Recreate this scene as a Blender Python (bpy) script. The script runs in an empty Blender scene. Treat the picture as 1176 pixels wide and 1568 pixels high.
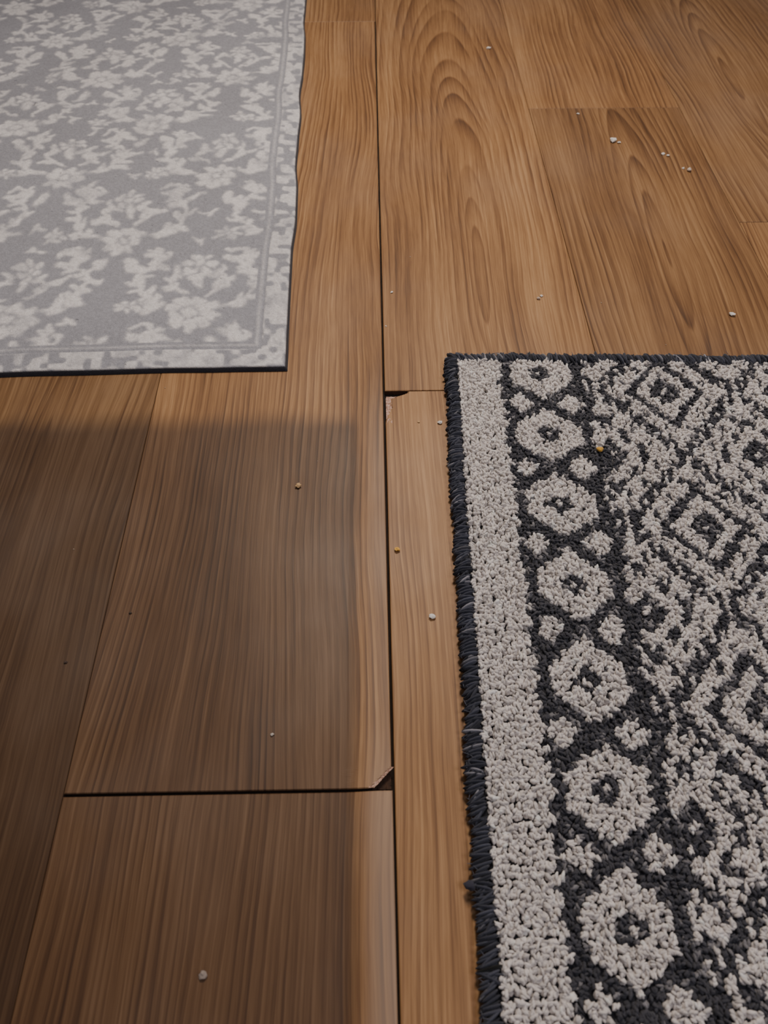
import bpy, math, bmesh
import numpy as np
from mathutils import Vector
rng=np.random.default_rng(7)

# ------------------------------------------------------------ helpers
class NT:
    def __init__(s,name):
        s.mat=bpy.data.materials.new(name); s.mat.use_nodes=True
        s.t=s.mat.node_tree; s.b=s.t.nodes['Principled BSDF']
    def new(s,t): return s.t.nodes.new(t)
    def put(s,sock,v):
        if isinstance(v,bpy.types.NodeSocket): s.t.links.new(v,sock)
        else: sock.default_value=v
    def m(s,op,a,b=None,c=None,clamp=False):
        n=s.new('ShaderNodeMath'); n.operation=op; n.use_clamp=clamp
        for i,v in enumerate((a,b,c)):
            if v is not None: s.put(n.inputs[i],v)
        return n.outputs[0]
    def attr(s,name,out='Fac'):
        n=s.new('ShaderNodeAttribute'); n.attribute_name=name; return n.outputs[out]
    def xyz(s,x,y,z):
        n=s.new('ShaderNodeCombineXYZ')
        for i,v in enumerate((x,y,z)): s.put(n.inputs[i],v)
        return n.outputs[0]
    def noise(s,vec,scale=1.0,detail=2.0,rough=.5):
        n=s.new('ShaderNodeTexNoise'); s.put(n.inputs['Vector'],vec)
        n.inputs['Scale'].default_value=scale; n.inputs['Detail'].default_value=detail
        n.inputs['Roughness'].default_value=rough; return n.outputs['Fac']
    def ramp(s,f,stops):
        n=s.new('ShaderNodeValToRGB'); e=n.color_ramp.elements
        while len(e)<len(stops): e.new(.5)
        for el,(p,c) in zip(e,stops): el.position=p; el.color=(*c,1)
        s.put(n.inputs[0],f); return n.outputs[0]
    def mix(s,f,a,b,mode='MIX'):
        n=s.new('ShaderNodeMix'); n.data_type='RGBA'; n.blend_type=mode
        s.put(n.inputs[0],f)
        s.put(n.inputs[6],a if isinstance(a,bpy.types.NodeSocket) else (*a,1))
        s.put(n.inputs[7],b if isinstance(b,bpy.types.NodeSocket) else (*b,1))
        return n.outputs[2]
    def smooth(s,v,lo,hi,a=0.,b=1.):
        n=s.new('ShaderNodeMapRange'); n.interpolation_type='SMOOTHSTEP'
        s.put(n.inputs[0],v)
        for i,q in enumerate((lo,hi,a,b)): n.inputs[i+1].default_value=q
        return n.outputs[0]
    def bump(s,h,strength,dist):
        n=s.new('ShaderNodeBump'); n.inputs['Strength'].default_value=strength
        n.inputs['Distance'].default_value=dist; s.put(n.inputs['Height'],h)
        s.t.links.new(n.outputs[0],s.b.inputs['Normal'])

def mesh_np(name,verts,faces,attrs=None,col=None,smooth=True,mats=(),mi=None):
    me=bpy.data.meshes.new(name)
    faces=np.asarray(faces); n,k=faces.shape
    me.vertices.add(len(verts)); me.vertices.foreach_set('co',np.asarray(verts,dtype=np.float32).ravel())
    me.loops.add(n*k); me.loops.foreach_set('vertex_index',faces.astype(np.int32).ravel())
    me.polygons.add(n); me.polygons.foreach_set('loop_start',np.arange(0,n*k,k,dtype=np.int32))
    if mi is not None: me.polygons.foreach_set('material_index',np.asarray(mi,dtype=np.int32))
    me.polygons.foreach_set('use_smooth',np.full(n,smooth,dtype=bool))
    me.update(calc_edges=True)
    for k2,v in (attrs or {}).items():
        a=me.attributes.new(k2,'FLOAT','POINT'); a.data.foreach_set('value',np.asarray(v,dtype=np.float32))
    if col is not None:
        a=me.color_attributes.new('Col','FLOAT_COLOR','POINT')
        c=np.ones((len(verts),4),dtype=np.float32); c[:,:3]=col; a.data.foreach_set('color',c.ravel())
    ob=bpy.data.objects.new(name,me); bpy.context.collection.objects.link(ob)
    for m in mats: me.materials.append(m)
    return ob

def vnoise(x,y,seed=0):
    r=np.random.default_rng(seed).random((256,256))
    xi=np.floor(x).astype(int); yi=np.floor(y).astype(int); fx=x-xi; fy=y-yi
    fx=fx*fx*(3-2*fx); fy=fy*fy*(3-2*fy)
    g=lambda a,b: r[a%256,b%256]
    return (g(xi,yi)*(1-fx)+g(xi+1,yi)*fx)*(1-fy)+(g(xi,yi+1)*(1-fx)+g(xi+1,yi+1)*fx)*fy

def sstep(a,b,x):
    t=np.clip((x-a)/(b-a),0,1); return t*t*(3-2*t)

# ------------------------------------------------------------ wood material
w=NT('wood_plank_vinyl')
tc=w.new('ShaderNodeTexCoord'); sp=w.new('ShaderNodeSeparateXYZ'); w.t.links.new(tc.outputs['Object'],sp.inputs[0])
x,y=sp.outputs[0],sp.outputs[1]
seed=w.attr('seed'); tone=w.attr('tone'); cx=w.attr('cx'); cy=w.attr('cy'); el=w.attr('el'); fr=w.attr('fr'); rw=w.attr('rw')
sx=w.m('MULTIPLY',seed,13.7)
nw=w.noise(w.xyz(w.m('MULTIPLY',x,7.),w.m('MULTIPLY',y,2.4),sx),1,1.5,.45)
xw=w.m('MULTIPLY_ADD',w.m('SUBTRACT',nw,.5),.04,x)
nw2=w.noise(w.xyz(w.m('MULTIPLY',x,60.),w.m('MULTIPLY',y,14.),sx),1,1.5,.5)
xw2=w.m('MULTIPLY_ADD',w.m('SUBTRACT',nw2,.5),.0026,xw)
dx=w.m('SUBTRACT',xw2,cx); dy=w.m('MULTIPLY',w.m('SUBTRACT',y,cy),el)
r=w.m('SQRT',w.m('ADD',w.m('MULTIPLY',dx,dx),w.m('MULTIPLY',dy,dy)))
ph=w.m('MULTIPLY',r,fr)
ph=w.m('ADD',ph,w.m('MULTIPLY',w.noise(w.xyz(w.m('MULTIPLY',r,45.),0.,sx),1,1,.5),2.5))
saw=w.m('FRACT',ph)
ring=w.m('MULTIPLY',w.m('POWER',saw,1.9),w.smooth(saw,.86,1.,1.,0.))
vary=w.noise(w.xyz(w.m('MULTIPLY',xw,34.),w.m('MULTIPLY',y,4.),sx),1,2,.5)
ring=w.m('MULTIPLY',ring,w.smooth(vary,.28,.70,.10,1.15))
st1=w.noise(w.xyz(w.m('MULTIPLY',xw2,480.),w.m('MULTIPLY',y,7.),sx),1,2,.6)
st2=w.noise(w.xyz(w.m('MULTIPLY',xw2,1300.),w.m('MULTIPLY',y,40.),sx),1,2,.6)
br=w.noise(w.xyz(w.m('MULTIPLY',xw,18.),w.m('MULTIPLY',y,1.5),w.m('ADD',sx,5.)),1,1.5,.5)
v=w.m('MULTIPLY',ring,rw)
v=w.m('ADD',v,w.m('MULTIPLY',w.m('SUBTRACT',st1,.5),1.0))
v=w.m('ADD',v,w.m('MULTIPLY',w.m('SUBTRACT',st2,.5),.5))
v=w.m('ADD',v,w.m('MULTIPLY',w.m('SUBTRACT',br,.5),.85))
v=w.m('ADD',v,.31)
col=w.ramp(v,[(0.,(.445,.255,.118)),(.33,(.315,.165,.068)),(.65,(.205,.098,.038)),(1.,(.110,.050,.020))])
col=w.mix(1.,col,w.xyz(tone,tone,tone),'MULTIPLY')
# base colour darkened on the near left planks, with soft edges
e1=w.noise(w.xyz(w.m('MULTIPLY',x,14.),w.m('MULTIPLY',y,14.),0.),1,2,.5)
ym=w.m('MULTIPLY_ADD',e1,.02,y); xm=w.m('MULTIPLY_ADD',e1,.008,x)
dark_zone=w.m('MULTIPLY',w.smooth(ym,.466,.498,1.,0.),w.smooth(xm,-.019,-.006,1.,0.))
col=w.mix(dark_zone,col,w.mix(1.,col,(.42,.42,.48),'MULTIPLY'))
# highlight painted into the base colour along the lifted plank edge
lip=w.m('MULTIPLY',w.m('MULTIPLY',w.smooth(xm,-.013,.003,0.,1.),w.smooth(x,.0080,.0090,1.,0.)),w.smooth(y,.11,.20,.33,.12))
lip=w.m('MULTIPLY',lip,w.smooth(y,.45,.55,1.,0.))
col=w.mix(lip,col,(.46,.38,.32))
du=w.noise(w.xyz(w.m('MULTIPLY',x,7.),w.m('MULTIPLY',y,5.),3.),1,3,.6)
col=w.mix(w.smooth(du,.4,.75,0.,.08),col,(.35,.31,.29))
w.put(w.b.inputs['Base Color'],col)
rn=w.noise(w.xyz(w.m('MULTIPLY',x,18.),w.m('MULTIPLY',y,9.),2.),1,3,.6)
w.put(w.b.inputs['Roughness'],w.m('MULTIPLY_ADD',rn,.20,.42))
w.b.inputs['Specular IOR Level'].default_value=.36
w.bump(w.m('ADD',st1,w.m('MULTIPLY',st2,.6)),.14,.0005)
wood=w.mat

c=NT('plank_core'); tcn=c.new('ShaderNodeTexCoord')
f=c.noise(tcn.outputs['Object'],700,3,.6)
c.put(c.b.inputs['Base Color'],c.ramp(f,[(.3,(.03,.015,.009)),(.7,(.07,.032,.016))])); c.b.inputs['Roughness'].default_value=.9
core=c.mat
c=NT('broken_core'); tcn=c.new('ShaderNodeTexCoord')
f=c.noise(tcn.outputs['Object'],520,3,.7)
c.put(c.b.inputs['Base Color'],c.ramp(f,[(.3,(.22,.10,.065)),(.5,(.60,.38,.29)),(.75,(.80,.62,.52))])); c.b.inputs['Roughness'].default_value=.9
c.bump(f,.8,.002)
broken=c.mat
c=NT('subfloor_dark'); tcn=c.new('ShaderNodeTexCoord')
f=c.noise(tcn.outputs['Object'],60,3,.6)
c.put(c.b.inputs['Base Color'],c.ramp(f,[(.3,(.012,.008,.006)),(.7,(.03,.018,.012))])); c.b.inputs['Roughness'].default_value=1.
sub=c.mat

# ------------------------------------------------------------ floor planks
V=[];F=[];MI=[];A={k:[] for k in('seed','tone','cx','cy','el','fr','rw')}
nv=0
XE=[-1.706,-1.492,-1.278,-1.064,-.850,-.636,-.4235,-.2095,.0085,.2215,.4345,.6475,.861,1.075,1.289,1.503]
def add_plank(ci,y0,y1,seed,tone,cxv,cyv,elv,frv,rwv,gapL=.0002,gapR=.0002,gapB=.0003,gapT=.0003,xlf=None,xrf=None,curl=0,ydense=None):
    global nv
    xl,xr=XE[ci]+gapL,XE[ci+1]-gapR
    ya,yb=y0+gapB,y1-gapT
    bev=.0006
    u=[0,.0025,.006,.02,.1,.25,.4,.55,.7,.8,.86,.9,.93,.955,.975,.99,.9975,1]
    ys=list(np.linspace(ya,yb,28))+[ya+bev,yb-bev]
    if ydense: ys+=list(np.linspace(*ydense))
    ys=np.array(sorted(t for t in set(ys) if ya<=t<=yb))
    rows=[]
    for t in ys:
        L=xl+(xlf(t) if xlf else 0); R=xr-(xrf(t) if xrf else 0)
        rows.append(L+(R-L)*np.array(u))
    X=np.array(rows); Y=np.repeat(ys[:,None],len(u),1); Z=np.zeros_like(X)
    d=np.minimum.reduce([X-X[:,:1],X[:,-1:]-X,Y-ya,yb-Y]); Z-=.0006*(1-np.clip(d/bev,0,1))
    if curl:
        e=np.clip((X-(XE[ci+1]-.030))/.030,0,1)
        Z+=curl*np.sin(e*math.pi*.72)*e**.4*(1-sstep(.5,.7,Y))
    ny,nx=X.shape
    top=np.stack([X,Y,Z],-1).reshape(-1,3)
    idx=np.arange(nx*ny).reshape(ny,nx)+nv
    q=np.stack([idx[:-1,:-1],idx[:-1,1:],idx[1:,1:],idx[1:,:-1]],-1).reshape(-1,4)
    F.append(q); MI.append(np.zeros(len(q)))
    V.append(top); nt=len(top)
    per=np.concatenate([idx[0,:],idx[1:,-1],idx[-1,-2::-1],idx[-2:0:-1,0]])-nv
    a=top[per].copy(); bt=a.copy(); bt[:,2]=-.0055
    V.append(a); V.append(bt); k=len(per)
    i0=nv+nt+np.arange(k); i1=np.roll(i0,-1)
    q=np.stack([i0,i0+k,i1+k,i1],-1); F.append(q); MI.append(np.ones(k))
    n=nt+2*k; nv+=n
    for kk,val in zip(('seed','tone','cx','cy','el','fr','rw'),(seed,tone,cxv,cyv,elv,frv,rwv)): A[kk].append(np.full(n,val))

r0=np.random.default_rng(3)
jag=r0.random(4000)
def xr_chip(t):
    e=.1500-t
    if e<=0: return 0
    return min(.0150,e*1.05)+.0014*(jag[int(e*9000)%400]-.5)
def xl_chip(t):
    e=t-.4955
    s=(.0052*sstep(.464,.488,t)*(.65+.7*jag[int(t*1200)%4000]))
    if e<=0: return float(max(s,0))
    return float(.0050+min(.0170,e*2.2)+.0018*(jag[int(e*9000)%400]-.5))
add_plank(7,.1354,1.36,.31,.98,-.33,.9,.05,165,.7,gapR=.0012,gapB=.0010,xrf=xr_chip,curl=.0020,ydense=(.1355,.152,60))
add_plank(7,-1.09,.1354,.77,.98,-.30,.3,.04,175,.6,gapR=.0007,gapT=.0010,curl=.0030)
add_plank(8,.506,1.74,.52,.95,.120,.69,.10,120,.68,gapL=.0008,gapB=.0004)
add_plank(8,-.72,.506,.13,1.05,-.25,.2,.02,180,.6,gapL=.0009,xlf=xl_chip,ydense=(.460,.5059,160))
add_plank(6,-.35,.88,.93,.62,-.30,.38,.07,130,.5)
add_plank(6,.88,2.1,.43,.9,-.36,1.1,.10,120,.5)
add_plank(9,-.2,1.061,.61,.78,.335,.72,.09,125,.68)
add_plank(9,1.061,2.3,.25,.95,.5,1.5,.05,130,.6)
add_plank(10,-.45,.78,.35,.92,.55,.5,.08,120,.6)
add_plank(10,.78,2.0,.85,.78,.54,1.15,.10,120,.65)
cov={7:(-1.09,1.36),8:(-.72,1.74),6:(-.35,2.1),9:(-.2,2.3),10:(-.45,2.0)}
for ci in range(len(XE)-1):
    lo,hi=cov.get(ci,(None,None))
    segs=[]
    if lo is None:
        s=-1.6+r0.random()*.9; st=[-1.6]
        while s<3.2: st.append(s); s+=1.23
        st.append(3.2); segs=list(zip(st[:-1],st[1:]))
    else:
        if lo>-1.6: segs.append((-1.6,lo))
        s=hi
        while s<3.2: segs.append((s,min(3.2,s+1.23))); s+=1.23
    for a,b in segs:
        if b-a<.01: continue
        xc=XE[ci]+.1+.25*(r0.random()-.5)
        add_plank(ci,a,b,r0.random(),.75+.25*r0.random(),xc,a+(b-a)*r0.random(),.05+.07*r0.random(),115+30*r0.random(),.6)
def patch(x0,x1,y0,y1,z,fn,n=14,mat=2,shear=0):
    global nv
    xs=np.linspace(x0,x1,n); ys=np.linspace(y0,y1,n); X,Y=np.meshgrid(xs,ys)
    Z=z+fn(X,Y); X=X+shear*(Y-y0)+(.0008*(vnoise(Y*800,X*0,9)-.5) if shear else 0)
    V.append(np.stack([X,Y,Z],-1).reshape(-1,3))
    idx=np.arange(n*n).reshape(n,n)+nv
    q=np.stack([idx[:-1,:-1],idx[:-1,1:],idx[1:,1:],idx[1:,:-1]],-1).reshape(-1,4)
    F.append(q); MI.append(np.full(len(q),mat)); nv+=n*n
    for kk in A: A[kk].append(np.zeros(n*n))
patch(-.0080,-.0040,.1366,.1500,.0006,lambda X,Y:.0012*vnoise(X*900,Y*900,4),shear=.97)
patch(-.0056,.0072,.1366,.150,-.0042,lambda X,Y:.0012*vnoise(X*700,Y*700,4),mat=1)
patch(.0100,.0155,.464,.4965,-.0005,lambda X,Y:.0008*vnoise(X*900,Y*900,5))
patch(.0105,.0310,.4945,.5030,-.0010,lambda X,Y:-.0042*sstep(.4955,.498,Y-(X-.0115)*.22)+.001*vnoise(X*700,Y*700,6))
patch(-1.75,1.55,-1.6,3.2,-.0055,lambda X,Y:0*X,n=3,mat=3)
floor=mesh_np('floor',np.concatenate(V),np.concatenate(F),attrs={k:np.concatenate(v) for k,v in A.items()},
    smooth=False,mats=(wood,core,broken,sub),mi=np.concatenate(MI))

# ------------------------------------------------------------ gray damask rug (flat woven)
RW,RL=.86,1.45
stp=.0015
nx,ny=int(RW/stp),int(RL/stp)
s=np.linspace(0,RW,nx); t=np.linspace(0,RL,ny)
S,T=np.meshgrid(s,t)
mask=np.zeros_like(S)
ds,dt=s[1],t[1]
def stamp(a,b,rx,ry,ang=0,val=1.,soft=.25):
    R=max(rx,ry)*1.3
    i0,i1=max(0,int((a-R)/ds)),min(nx,int((a+R)/ds)+2); j0,j1=max(0,int((b-R)/dt)),min(ny,int((b+R)/dt)+2)
    if i0>=i1 or j0>=j1: return
    X=S[j0:j1,i0:i1]-a; Y=T[j0:j1,i0:i1]-b; c_,s_=math.cos(ang),math.sin(ang)
    d=np.hypot((X*c_+Y*s_)/rx,(-X*s_+Y*c_)/ry); m_=1-sstep(1-soft,1+soft,d)
    w_=mask[j0:j1,i0:i1]
    if val>0: np.maximum(w_,m_*val,out=w_)
    else: np.minimum(w_,1-m_,out=w_)
def rosette(a,b,R,n=8):
    stamp(a,b,R*1.12,R*1.12,0,-1)
    for k in range(n):
        g=2*math.pi*k/n+.2
        stamp(a+R*.68*math.cos(g),b+R*.68*math.sin(g),R*.34,R*.25,g)
    stamp(a,b,R*.26,R*.26)
def leaf(a,b,L,ang):
    stamp(a+L*.5*math.cos(ang),b+L*.5*math.sin(ang),L*.56,L*.27,ang)
def vine(pts,th=.0028,leaves=.015,lr=.016,rg=rng):
    pts=np.array(pts,float)
    P=np.vstack([2*pts[0]-pts[1],pts,2*pts[-1]-pts[-2]]); out=[]
    for i in range(1,len(P)-2):
        for u in np.linspace(0,1,30,endpoint=False):
            a0,a1,a2,a3=P[i-1],P[i],P[i+1],P[i+2]
            out.append(.5*((2*a1)+(-a0+a2)*u+(2*a0-5*a1+4*a2-a3)*u*u+(-a0+3*a1-3*a2+a3)*u**3))
    acc=0;side=1
    for i in range(1,len(out)):
        d=out[i]-out[i-1]; acc+=np.hypot(*d); stamp(out[i][0],out[i][1],th,th)
        if acc>leaves:
            acc=0; g=math.atan2(d[1],d[0]); side=-side
            leaf(out[i][0],out[i][1],lr*(.8+.5*rg.random()),g+side*(.8+.3*rg.random()))
            if rg.random()<.5: leaf(out[i][0],out[i][1],lr*.8,g-side*1.1)
def scroll(a,b,R,a0,turns,dirn=1):
    n=60
    for k in range(n):
        u=k/n; g=a0+dirn*u*turns*2*math.pi; rr=R*(1-.7*u)
        stamp(a+rr*math.cos(g),b+rr*math.sin(g),.0032,.0032)
PX,PY=.190,.222
for i in range(-1,6):
    for j in range(-1,12):
        a=.100+i*PX+(PX/2 if j%2 else 0); b=.080+j*PY*.60
        k9=.88
        for mx in(-1,1):
            vine([(a+mx*.03*k9,b+.01),(a+mx*.062*k9,b+.03*k9),(a+mx*.075*k9,b+.07*k9),(a+mx*.05*k9,b+.105*k9),(a+mx*.07*k9,b+.13*k9)])
            vine([(a+mx*.01,b+.032),(a+mx*.03,b+.055),(a+mx*.012,b+.078)],.0026,.015,.015)
            scroll(a+mx*.052,b-.032,.015,.6,.8,mx)
            leaf(a+mx*.012,b-.036,.024,-math.pi/2+mx*.5); leaf(a+mx*.028,b-.028,.021,-math.pi/2+mx*1.0)
            leaf(a+mx*.036,b+.010,.022,.3 if mx>0 else math.pi-.3)
        rosette(a,b,.027,8)
        rosette(a,b+.084,.018,6)
        rosette(a+.074,b+.012,.014,6)
        leaf(a,b+.048,.021,math.pi/2)
for _ in range(2200):
    a,b=rng.uniform(.04,RW-.04),rng.uniform(.04,RL-.04)
    i0,j0=int(a/ds),int(b/dt); k_=8
    if mask[max(0,j0-k_):j0+k_,max(0,i0-k_):i0+k_].max()<.1:
        g_=rng.uniform(0,6.28)
        for q_ in range(3): leaf(a,b,rng.uniform(.007,.013),g_+q_*rng.uniform(1.6,2.4))
wx=(vnoise(S*34,T*34,61)-.5)*.014+(vnoise(S*120,T*120,63)-.5)*.007; wy=(vnoise(S*34,T*34,62)-.5)*.014+(vnoise(S*120,T*120,64)-.5)*.007
field=mask[np.clip(((T+wy)/dt).astype(int),0,ny-1),np.clip(((S+wx)/ds).astype(int),0,nx-1)]
fb=field.copy()
for ax in (0,1): fb=(np.roll(fb,1,ax)+fb*2+np.roll(fb,-1,ax))/4
field=fb
edge=np.minimum.reduce([S,T,RW-S,RL-T])
along=np.where(np.minimum(S,RW-S)<np.minimum(T,RL-T),T,S)
cell=vnoise(along/.0085,edge/.0075,11)
bl=sstep(.30,.52,cell)*(edge>.003)*(edge<.0265)*.85
ln=(1-sstep(.0009,.0022,np.abs(edge-.0315)))*.40
gap=(edge>.0265)&(edge<.037)
mask=np.where(edge<.0265,bl,np.where(gap,0,field))
mask=np.maximum(mask,ln)
wn=vnoise(S*30,T*30,21)*.5+vnoise(S*90,T*90,22)*.5
fine=vnoise(S*420,T*420,23)
mask=mask*(.55+.5*sstep(.15,.6,wn))*(.70+.5*fine)
g0=np.array([.325,.33,.37]); g1=np.array([.76,.74,.75])
mm=np.clip(mask,0,1)[...,None]
colr=g0*(1-mm)+g1*mm
colr=colr*(.86+.28*vnoise(S*600,T*600,24))[...,None]*(.93+.14*vnoise(S*9,T*9,26))[...,None]
lint=(vnoise(S*260,T*260,25)>.985)
colr=np.where(lint[...,None],colr*.45,colr)
Z=.0050*np.sqrt(np.clip(1-(1-np.clip(edge/.0035,0,1))**2,0,1))+.0004
Z+=.00045*np.clip(mask,0,1)+.00025*fine*(edge>.002)
Z+=.0022*vnoise(S*9,T*9,30)*sstep(0,.03,edge)
Z-=.0010*(np.abs(edge-.0280)<.0012)*.8
Z[edge<1e-6]=.0003
wob_s=(vnoise(T*16,S*0,33)-.5)*.004*(1-sstep(0,.1,S)); wob_t=(vnoise(S*16,T*0,34)-.5)*.004*(1-sstep(0,.1,T))
verts=np.stack([-S+wob_s,T+wob_t,Z],-1).reshape(-1,3)
idx=np.arange(nx*ny).reshape(ny,nx)
q=np.stack([idx[:-1,:-1],idx[1:,:-1],idx[1:,1:],idx[:-1,1:]],-1).reshape(-1,4)
colr=np.where((edge<.0016)[...,None],np.array([.04,.04,.05]),colr)
g=NT('woven_gray_rug'); cc=g.attr('Col','Color'); tcn=g.new('ShaderNodeTexCoord')
nf=g.noise(tcn.outputs['Object'],900,2,.7)
g.put(g.b.inputs['Base Color'],g.mix(1.,cc,g.ramp(nf,[(.25,(.72,.72,.72)),(.75,(1.15,1.15,1.15))]),'MULTIPLY'))
g.b.inputs['Roughness'].default_value=.9; g.b.inputs['Specular IOR Level'].default_value=.15
g.b.inputs['Sheen Weight'].default_value=.1
g.bump(nf,.6,.0010)
rug1=mesh_np('gray_floral_rug',verts,q,col=colr.reshape(-1,3),mats=(g.mat,))
rug1.location=(-.0855,.5366,0); rug1.rotation_euler=(0,0,math.radians(1.4))

# ------------------------------------------------------------ tufted geometric rug
def ico(sub):
    b=bmesh.new(); bmesh.ops.create_icosphere(b,subdivisions=sub,radius=1)
    v=np.array([v.co[:] for v in b.verts]); f=np.array([[v.index for v in f.verts] for f in b.faces]); b.free(); return v,f
bv,bf=ico(1); bv2,bf2=ico(2)
def blobs(C,Sc,yaw,pitch,bv,bf):
    N=len(C); cz,sz=np.cos(yaw),np.sin(yaw); cp,spp=np.cos(pitch),np.sin(pitch)
    v=bv[None]*Sc[:,None,:]
    x=v[...,0]*cp[:,None]+v[...,2]*spp[:,None]; z=-v[...,0]*spp[:,None]+v[...,2]*cp[:,None]; y=v[...,1]
    X=x*cz[:,None]-y*sz[:,None]; Y=x*sz[:,None]+y*cz[:,None]
    out=np.stack([X,Y,z],-1)+C[:,None,:]
    f=(bf[None]+(np.arange(N)*len(bv))[:,None,None]).reshape(-1,3)
    return out.reshape(-1,3),f
QW,QL=.43,.66
def pat(p,q):
    tri=lambda u:np.abs(((u)%1)-.5)*2
    k=.0777
    p=p+(vnoise(p*45,q*45,71)-.5)*.004; q=q+(vnoise(p*45,q*45,72)-.5)*.004
    qq=(q-.1056+k/2)%k-k/2; pp=p-.089
    d=np.maximum(np.abs(pp),np.abs(pp)*.66+np.abs(qq)*.84)
    ringm=(d>.0095)&(d<.0280)
    spk=(d<.0025)
    q2=(q-.1056)%k-k/2
    sm=(np.abs(p-.066)+np.abs(q2))<.0115
    sm2=(np.abs(p-.113)+np.abs(q2))<.013
    out=np.where(ringm|spk|sm|sm2,1,0)
    A_,B_=.064,.0777
    def dia(p0,q0):
        u=((p-p0+A_)%(2*A_))-A_; v_=((q-q0+B_)%(2*B_))-B_
        return np.abs(u)/A_+np.abs(v_)/B_, u, v_
    D1,u1,v1=dia(.205,.050); D2,u2,v2=dia(.205+A_,.050+B_)
    first=D1<=D2
    D=np.where(first,D1,D2); u=np.where(first,u1,u2); v_=np.where(first,v1,v2)
    dash=((np.abs(u)/.0128+.1)%1)<.62
    fm=np.ones_like(p)
    fm=np.where(D>.87,0,fm)
    fm=np.where((D>.87)&(((np.abs(u)/.0107)%1)<.20),1,fm)
    fm=np.where((D>.68)&(D<.80)&(((np.abs(u)/.0140+.5)%1)<.34),0,fm)   # small teeth
    fm=np.where((D>.44)&(D<.60)&(dash|first),0,fm)
    fm=np.where((D<.25)&(D>.05),0,fm)
    zz=.117+.013*tri((q-.1056)/k+.5)
    infield=p>zz
    out=np.where(infield,fm,out)
    out=np.where(infield&(p<zz+.006),0,out)
    out=np.where(p<.0480+.0055*tri(q/.0155),1,out)
    return out.astype(float)
gx=.0036; gy=.0038
P,Q=np.meshgrid(np.arange(.0125,QW-.008,gx),np.arange(.0105,QL-.008,gy))
P=P.ravel()+rng.normal(0,.0007,P.size); Q=Q.ravel()+rng.normal(0,.0008,Q.size)
val=pat(P,Q)
dist=vnoise(P*26,Q*26,41)*.6+vnoise(P*60,Q*60,42)*.4
flip=rng.random(P.size)
worn=sstep(.10,.25,P)*sstep(.15,.5,Q)
val=np.where((val<.5)&(flip<.16+.40*worn*(dist>.5)),.5,val)
val=np.where((val>.6)&(P>.056)&(flip<.03+.18*worn*(dist<.42)),.45,val)
N=len(P)
cream=val>.6
VL=[];FL=[];CL=[];base=0
cr=np.array([.78,.735,.71]); dk=np.array([.070,.071,.085]); gr=np.array([.23,.225,.24])
colT=np.where((val>.6)[:,None],cr,np.where((val>.3)[:,None],gr,dk))*(1+.09*rng.normal(size=(N,1)))
yaw0=rng.normal(math.radians(100),.9,N)
for k in range(4):
    if k==3:   # plump foot of each tuft so the pile closes up
        yaw=0*yaw0; pitch=0*yaw0
        Cc=np.stack([P,-Q,np.where(cream,.0062,.0050)],-1)
        Sc=np.stack([np.full(N,.0025),np.full(N,.0026),np.where(cream,.0030,.0022)],-1)
    else:
        yaw=yaw0+rng.normal(0,.5,N)
        Cc=np.stack([P+rng.normal(0,.0008,N),-Q+rng.normal(0,.0009,N),np.where(cream,.0078,.0062)+.0006*k+rng.normal(0,.0005,N)],-1)
        Sc=np.stack([np.where(cream,.0026,.0027)*(1+.2*rng.normal(size=N)).clip(.6,1.5),np.where(cream,.00110,.0011)*(1+.15*rng.normal(size=N)).clip(.7,1.4),np.where(cream,.0017,.0016)+0*P],-1)
        pitch=rng.normal(.15,.5,N)
    v1,f1=blobs(Cc,Sc,yaw,pitch,bv,bf)
    VL.append(v1);FL.append(f1+base);base+=len(v1)
    cT=np.clip(colT*(1+.06*rng.normal(size=(N,1))),.012,.9); cT=np.repeat(cT,len(bv),0)
    CL.append(cT)
def path():
    pts=[]
    R=.012;st=.0026
    for yy in np.arange(-QL+.01,-R,st): pts.append((0,yy,-1,0))
    for a in np.linspace(math.pi,math.pi/2,8): pts.append((R+R*math.cos(a),-R+R*math.sin(a),math.cos(a),math.sin(a)))
    for xx in np.arange(R,QW-.005,st): pts.append((xx,0,0,1))
    for yy in np.arange(-.005,-QL+.005,-st): pts.append((QW,yy,1,0))
    for xx in np.arange(QW-.005,.005,-st): pts.append((xx,-QL,0,-1))
    return np.array(pts)
pt=path(); n=len(pt)
off=.0058
wob=.0020*vnoise(np.arange(n)/9.,np.zeros(n),50)+.0014*rng.random(n)
for lay in range(2):
    E=np.stack([pt[:,0]-pt[:,2]*(off-wob+.0008*lay),pt[:,1]-pt[:,3]*(off-wob+.0008*lay),np.full(n,.0054+.0011*lay)+rng.normal(0,.0005,n)],-1)
    ang=np.arctan2(pt[:,3],pt[:,2])+rng.normal(.35,.28,n)
    Se=np.stack([.0072*(1+.12*rng.normal(size=n)),.00125+0*wob,.0046+0*wob],-1)
    V2,F2=blobs(E,Se,ang,0*ang,bv2,bf2)
    ce=np.where(rng.random(n)[:,None]<.09,np.array([.22,.22,.25]),np.array([.058,.062,.083]))*(1+.3*rng.normal(size=(n,1))); ce=np.clip(ce,.015,1)
    VL.append(V2);FL.append(F2+base);base+=len(V2);CL.append(np.repeat(ce,len(bv2),0))
nfb=900; ii=rng.integers(0,n,nfb)
Cf=E[ii]+np.stack([pt[ii,2]*.004,pt[ii,3]*.004,np.full(nfb,.001)],-1)+rng.normal(0,.0014,(nfb,3)); Cf[:,2]=np.clip(Cf[:,2],.002,.011)
Vf,Ff=blobs(Cf,np.stack([np.full(nfb,.0035),np.full(nfb,.00022),np.full(nfb,.00022)],-1),rng.random(nfb)*6.28,rng.normal(0,.3,nfb),bv,bf)
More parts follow.
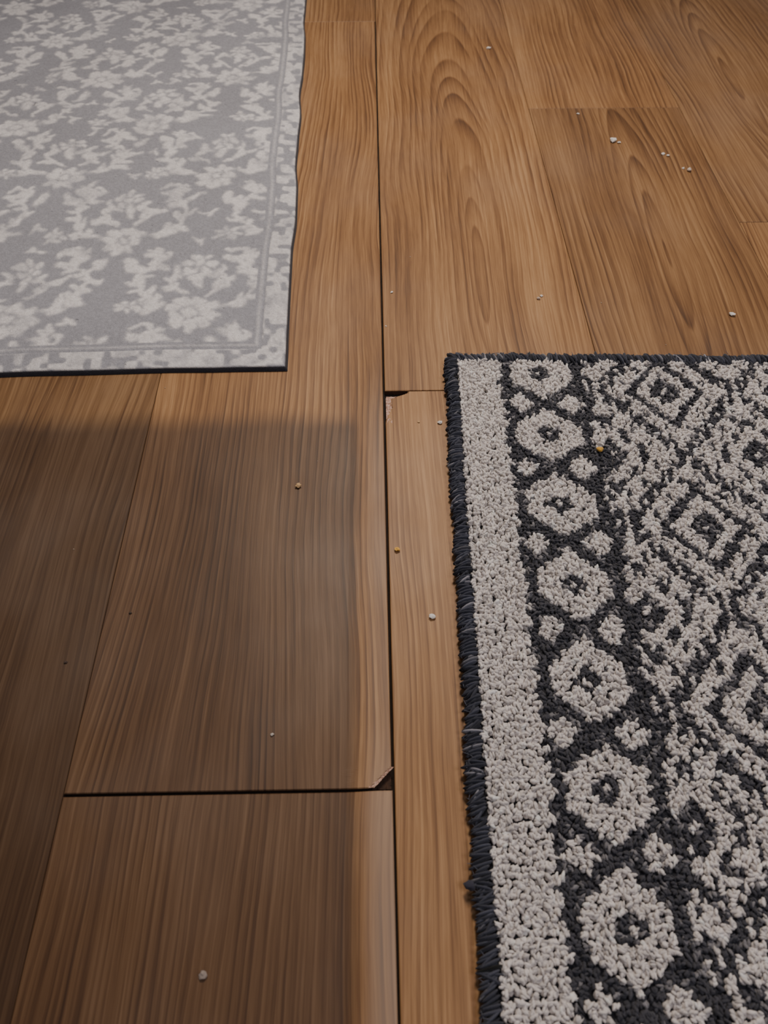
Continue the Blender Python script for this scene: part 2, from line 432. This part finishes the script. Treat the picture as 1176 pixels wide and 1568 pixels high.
VL.append(Vf);FL.append(Ff+base);base+=len(Vf);CL.append(np.tile(np.array([[.13,.14,.18]]),(len(Vf),1)))
b0=np.array([[.004,-.004,0],[QW-.004,-.004,0],[QW-.004,-QL+.004,0],[.004,-QL+.004,0]],float)
b1=b0.copy(); b1[:,2]=.0058; V3=np.concatenate([b0,b1])
F3=np.array([[4,6,5],[4,7,6],[0,1,2],[0,2,3],[0,4,5],[0,5,1],[1,5,6],[1,6,2],[2,6,7],[2,7,3],[3,7,4],[3,4,0]])
VL.append(V3);FL.append(F3+base);base+=8;CL.append(np.tile(np.array([[.04,.041,.05]]),(8,1)))
for (cc0,rr,colc) in (((.130,-.125,.0115),.0029,(.75,.42,.08)),((-.003,-.472,.007),.0034,(.05,.05,.07))):
    vv=bv2*rr*(1+.16*rng.normal(size=(len(bv2),1)))*np.array([1.1,.9,.7])+np.array(cc0)
    VL.append(vv);FL.append(bf2+base);base+=len(vv);CL.append(np.tile(np.array([colc]),(len(vv),1)))
VV=np.concatenate(VL); FF=np.concatenate(FL); CC=np.concatenate(CL)
g=NT('tufted_pile'); cc=g.attr('Col','Color'); tcn=g.new('ShaderNodeTexCoord')
nf=g.noise(tcn.outputs['Object'],1500,2,.7)
g.put(g.b.inputs['Base Color'],g.mix(1.,cc,g.ramp(nf,[(.25,(.75,.75,.75)),(.75,(1.12,1.12,1.12))]),'MULTIPLY'))
g.b.inputs['Roughness'].default_value=.95; g.b.inputs['Specular IOR Level'].default_value=.1
g.b.inputs['Sheen Weight'].default_value=.15
g.bump(nf,.7,.0008)
VV[:,2]=np.maximum(VV[:,2],.0002)
rug2=mesh_np('tufted_geometric_rug',VV,FF,col=CC,mats=(g.mat,))
rug2.location=(.0702,.548,0); rug2.rotation_euler=(0,0,math.radians(-1.6))

# ------------------------------------------------------------ crumbs
wh=(.75,.72,.68); ta=(.55,.36,.18); ye=(.75,.42,.08)
CR=[(-.0676,.391,.0026,ta),(.0161,.324,.0022,ye),(.0409,.2628,.0024,wh),(.0595,.4634,.0021,wh),(.3215,.968,.0042,wh),(.329,.964,.002,wh),
 (.184,1.253,.003,wh),(.375,.6115,.0027,wh),(.176,.6415,.002,(.5,.4,.33)),(.180,.646,.0014,wh),(.3806,.934,.0022,wh),(.386,.93,.0018,wh),
 (.404,.8935,.003,(.55,.45,.38)),(.398,.899,.0016,wh),(-.0744,.1737,.0012,(.5,.45,.4)),(.0194,.655,.0013,wh),(.288,1.0435,.0016,wh),
 (-.1038,.0335,.0022,(.3,.25,.22)),(.04,.465,.001,ta),(.012,.60,.0008,wh),(-.19,.27,.0010,(.06,.04,.03)),(-.23,.23,.0011,(.06,.04,.03))]
for k in range(26):
    px_,py_=rng.uniform(-.5,.6),rng.uniform(.05,1.4)
    if (px_<-.07 and py_>.52) or (px_>.055 and py_<.56): continue
    CR.append((px_,py_,rng.uniform(.0003,.0006),(.45,.36,.28)))
g=NT('crumb_material'); cc=g.attr('Col','Color'); g.put(g.b.inputs['Base Color'],cc); g.b.inputs['Roughness'].default_value=.8
for grp in (0,1):
    VL=[];FL=[];CL=[];b_=0
    for (cx_,cy_,rr,cc_) in CR:
        if (cy_>.56)!=bool(grp): continue
        dd=1+.17*rng.normal(size=(len(bv2),1))
        v=bv2*dd*rr*np.array([rng.uniform(.8,1.3),rng.uniform(.7,1.1),.55]); v[:,2]-=v[:,2].min(); v+=np.array([cx_,cy_,0])
        VL.append(v);FL.append(bf2+b_);b_+=len(v);CL.append(np.tile(np.array([cc_]),(len(v),1)))
    mesh_np('crumbs',np.concatenate(VL),np.concatenate(FL),col=np.concatenate(CL),smooth=False,mats=(g.mat,))

# ------------------------------------------------------------ camera, light
TH=54.04
cam=bpy.data.cameras.new('camera'); co=bpy.data.objects.new('camera',cam); bpy.context.collection.objects.link(co)
co.location=(0,0,.5); co.rotation_euler=(math.radians(90-TH),0,math.radians(-.96))
cam.sensor_fit='VERTICAL'; cam.sensor_height=36; cam.lens=36*1120/1568; cam.clip_start=.01
cam.dof.use_dof=True; cam.dof.focus_distance=.66; cam.dof.aperture_fstop=9
bpy.context.scene.camera=co
def area(name,loc,tgt,size,power,colr):
    L=bpy.data.lights.new(name,'AREA'); L.shape='DISK'; L.size=size; L.energy=power; L.color=colr
    o=bpy.data.objects.new(name,L); bpy.context.collection.objects.link(o); o.location=loc
    o.rotation_euler=(Vector(tgt)-Vector(loc)).to_track_quat('-Z','Y').to_euler(); return o
area('ceiling_light',(.08,1.10,1.20),(.02,.5,0),.32,14.5,(1.,.86,.72))
area('room_lamp',(.9,-.2,1.9),(.1,.5,0),.7,9.5,(.97,.93,1.))
wd=bpy.data.worlds.new('world'); bpy.context.scene.world=wd; wd.use_nodes=True
wd.node_tree.nodes['Background'].inputs[0].default_value=(.75,.70,.72,1); wd.node_tree.nodes['Background'].inputs[1].default_value=.17
